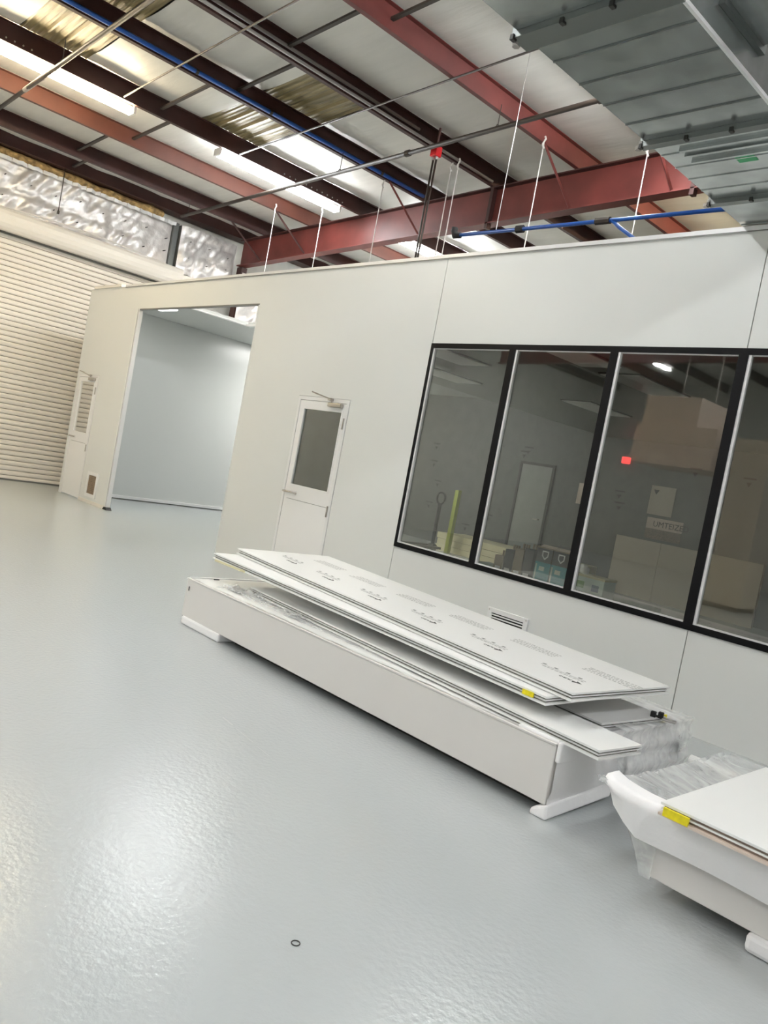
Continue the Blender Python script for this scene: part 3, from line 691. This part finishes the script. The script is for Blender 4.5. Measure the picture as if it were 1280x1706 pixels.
pp = straight('white_tube', 'long white plastic tube lying on the floor behind the casings', [(-2.13, 5.28, .034), (1.2, 5.28, .034)], .032, M['board'], 'tube', 16)
obj('tube_cap', tube(B(), [(-2.15, 5.28, .034), (-2.02, 5.28, .034)], .035, 16), M['white'], pp)

# ================================================================== BEHIND THE GLASS
sz = .80
st = thing('work_table', 'dark green topped table inside the room under the window sill', 'table', (-3.9, 6.36, 0))
obj('tabletop', box(B(), -1.5, .55, -.22, .55, .745, .775), M['green'], st)
for x in (-1.4, .45):
    for y in (-.15, .48): obj('leg', box(B(), x-.025, x+.025, y-.025, y+.025, 0, .745), M['dark'], st)
def carton(label, x0, x1, y0, y1, z0, h, m, group='cartons behind the window'):
    t = thing('carton', label, 'box', (x0, y0, z0), group=group); w, d = x1-x0, y1-y0
    obj('box_body', box(B(), 0, w, 0, d, 0, h), m, t)
    return t, w, d
zt = .776
for k, x in enumerate((-4.36, -4.18)):
    t, w, d = carton(('left' if k == 0 else 'right') + ' one of two teal and black printed cartons behind the window', x, x+.172, 6.28, 6.46, zt, .34, M['carton'])
    obj('teal_label', box(B(), .0, w, -.002, 0, .0, .20), M['teal'], t)
    obj('black_label', box(B(), .0, w, -.002, 0, .20, .33), M['dark'], t)
    obj('white_shield', prof(B(), [(.06, .31), (.13, .31), (.13, .26), (.095, .225), (.06, .26)], 'y', -.004, -.002), M['white'], t)
    obj('black_shield', prof(B(), [(.07, .30), (.12, .30), (.12, .265), (.095, .24), (.07, .265)], 'y', -.005, -.004), M['dark'], t)
    obj('side_strip', box(B(), .008, .022, -.004, -.002, .02, .18), M['mint'], t)
    obj('teal_text', box(B(), .05, .11, -.004, -.002, .12, .16), M['mint'], t)
    obj('carton_flap', hexa(B(), [(.0, 0, .33), (w, 0, .33), (w, .08, .36), (0, .08, .36), (.0, 0, .333), (w, 0, .333), (w, .08, .363), (0, .08, .363)]), M['pink'], t)
for k in range(4):
    t, w, d = carton(['leftmost dark printed carton in the row behind the window', 'second dark printed carton from the left behind the window', 'third dark carton from the left behind the window, before the teal ones', 'tall dark carton directly left of the teal printed cartons'][k],
                     -4.86+.115*k, -4.755+.115*k, 6.30, 6.5, zt, (.16, .24, .27, .29)[k], M['dark'] if k % 2 else M['carton'])
    obj('white_print', box(B(), .02, .085, -.002, 0, .03, .055), M['trimw'], t)
    for q in range(3): obj('bottle_neck', tube(B(), [(.02+.03*q, .1, (.16, .24, .27, .29)[k]), (.02+.03*q, .1, (.16, .24, .27, .29)[k]+.05)], .010, 6), M['carton'], t)
t, w, d = carton('pale mint and green printed carton behind the third pane', -3.955, -3.59, 6.25, 6.45, zt, .17, M['mint'])
obj('green_label', box(B(), .02, .17, -.002, 0, .07, .13), M['leaf'], t); obj('dot_row', (lambda bm: ([box(bm, .02+.027*k, .034+.027*k, -.002, 0, .025, .04) for k in range(6)], bm)[-1])(B()), M['dark'], t)
obj('blue_print', box(B(), .25, .32, -.002, 0, .06, .12), mat('slate_print', (.15, .2, .28), .5), t); obj('tan_top', box(B(), -.005, .37, -.006, .205, .17, .19), M['pale'], t)
bm = B(); bmesh.ops.create_icosphere(bm, subdivisions=3, radius=.05)
for vv in bm.verts: vv.co *= 1+.45*noise.noise(vv.co*28); vv.co.z = max(vv.co.z, -.03)
ti = tag(obj('crumpled_tissue', bm, M['tissue'], smooth=True), 'crumpled white tissue lying on the mint carton', 'tissue'); ti.location = (-3.87, 6.34, zt+.19+.03)
# stack of pale boards with a yellow post and black wheel by the far wall
t = thing('board_stack', 'pale yellow stack of boards on the floor by the far wall of the room', 'stack', (-12.16, 13.5, 0))
for k in range(3): obj('board', box(B(), 0+.03*(k % 2), 3.6, 0, 1.0, k*.14, k*.14+.13), M['pale'], t)
t = thing('yellow_post', 'thin yellow green post standing in the dim room', 'post', (-11.60, 13.3, 0)); obj('post', box(B(), -.05, .05, -.05, .05, 0, 1.42), M['lime'], t)
t = thing('pallet_truck', 'black pallet truck with a looped handle beside the yellow post', 'truck', (-11.80, 13.0, 0))
obj('mast', tube(B(), [(0, 0, .12), (0, 0, 1.05)], .04, 8), M['black'], t)
obj('handle_loop', tube(B(), [(.12*math.cos(a), 0, 1.18+.13*math.sin(a)) for a in [i*2*PI/16 for i in range(17)]], .022, 6, False), M['black'], t)
for s in (-1, 1): obj('fork', box(B(), s*.2-.07, s*.2+.07, -.95, 0, .07, .12), M['black'], t)
obj('wheel', tube(B(), [(-.08, 0, .08), (.08, 0, .08)], .08, 12), M['rubber'], t)
# far wall fittings
t = thing('inner_door', 'grey inner door in the far wall seen through the second pane', 'door', (-10.75, 14.87, 0))
obj('door_leaf', box(B(), -.42, .42, -.03, -.001, 0, 2.3), M['doorgrey'], t)
obj('door_frame', (lambda bm: (box(bm, -.48, -.42, -.05, -.001, 0, 2.36), box(bm, .42, .48, -.05, -.001, 0, 2.36), box(bm, -.42, .42, -.05, -.001, 2.3, 2.36), bm)[-1])(B()), M['dark'], t)
obj('door_handle', tube(B(), [(.3, -.03, 1.1), (.3, -.09, 1.1), (.18, -.09, 1.1)], .02, 6), M['chrome'], t)
t = thing('notice', 'tan upright notice with a triangle mark on the far wall', 'notice', (-7.66, 14.87, 1.68)); obj('sheet', box(B(), -.26, .26, -.012, -.001, 0, .58), M['beige'], t)
obj('triangle_mark', prof(B(), [(-.20, .50), (-.08, .50), (-.14, .40)], 'y', -.016, -.012), M['dark'], t)
t = thing('sign_board', 'wide lettered sign under the tan notice on the far wall', 'sign', (-7.5, 14.87, 1.2)); obj('sign_plate', box(B(), -.38, .38, -.012, -.001, .2, .42), M['pink'], t)
obj('lower_plate', box(B(), -.38, .38, -.010, -.001, 0, .2), M['grille'], t)
text_mesh('UMTEIZED', .16, M['dark'], t, (-.24, -.013, .25), (PI/2, 0, 0), 'sign_text')
t = thing('red_lamp', 'small glowing red lamp high on the far wall', 'lamp', (-8.59, 14.87, 2.68))
obj('lamp_body', box(B(), -.09, .09, -.08, -.001, -.07, .07), mat('red_lens', (.8, .03, .03), .3, emis=(1, .05, .05), estr=1.2), t, bevel=.02)
t = thing('low_partition', 'beige low partition standing before the far wall', 'partition', (-8.3, 14.55, 0))
for k in range(3): obj('partition_panel', box(B(), k*.98, k*.98+.97, 0, .08, 0, 1.15), M['beige'], t)
t = thing('white_notice', 'small pale sheet on the far wall left of the tan notice', 'notice', (-9.4, 14.87, 1.62)); obj('sheet', box(B(), -.2, .2, -.01, -.001, 0, .45), M['pink'], t)
random.seed(5)
pr2 = bpy.data.objects['wall_cabin_back']
for k in range(26):
    x = -14+random.random()*10; z = .4+random.random()*2.3
    bm = prof(B(), [(x-.05, z), (x+.05, z), (x, z-.09)], 'y', 14.866, 14.869)
    obj('triangle_print', bm, M['dark'], pr2)
    obj('film_stroke', box(B(), x-.12, x+.12, 14.867, 14.869, z+.06, z+.09), M['dark'], pr2)
# air handling unit hanging in the hall behind the camera (seen mirrored in the glass)
t = thing('hanging_unit', 'pale clad air unit hanging behind the camera, mirrored in the windows', 'air unit', (-8.55, -5.3, 2.82))
obj('lower_case', box(B(), -.95, .95, -.8, .8, 0, .9), M['pink'], t); obj('upper_case', box(B(), -.88, .42, -.7, .7, .9, 1.56), M['pink'], t)
for sx in (-.8, .8): obj('hanger_rod', tube(B(), [(sx*.5, 0, 1.56), (sx*.5, 0, 3.46)], .012, 6), M['cond'], t)

t = thing('tall_cabinet', 'tall pale cabinet standing behind the camera, mirrored in the last pane', 'cabinet', (-7.0, -5.2, 0))
obj('cabinet_body', box(B(), -.5, .5, -.5, .5, .1, 3.6), M['beige'], t); obj('plinth', box(B(), -.46, .46, -.46, .46, 0, .1), M['dark'], t)
# ================================================================== FLOOR BITS
bm = B(); tube(bm, [(.014*math.cos(a), .014*math.sin(a), .002) for a in [i*2*PI/14 for i in range(15)]], .002, 5, False)
o = tag(obj('washer_ring', bm, M['dark']), 'tiny dark ring lying on the open grey floor', 'ring'); o.location = (-1.80, 1.70, 0)
bm = B()
for (a, b, w) in (((-3.67, 2.58), (-3.55, 2.57), .004), ((-3.5, 2.56), (-3.3, 2.54), .002), ((-3.25, 2.53), (-3.12, 2.52), .002)):
    hexa(bm, [(a[0], a[1]-w, .0002), (b[0], b[1]-w, .0002), (b[0], b[1]+w, .0002), (a[0], a[1]+w, .0002), (a[0], a[1]-w, .0008), (b[0], b[1]-w, .0008), (b[0], b[1]+w, .0008), (a[0], a[1]+w, .0008)])
obj('floor_scratch', bm, M['mark'], floor)
bm = B()
pts = [(-3.46-.0, 1.31), (-3.45, 1.5), (-3.47, 1.65), (-3.43, 1.8), (-3.44, 1.95)]
for a, b in zip(pts, pts[1:]): hexa(bm, [(a[0]-.0015, a[1], .0002), (a[0]+.0015, a[1], .0002), (b[0]+.0015, b[1], .0002), (b[0]-.0015, b[1], .0002), (a[0]-.0015, a[1], .0006), (a[0]+.0015, a[1], .0006), (b[0]+.0015, b[1], .0006), (b[0]-.0015, b[1], .0006)])
obj('floor_crack', bm, M['mark'], floor)
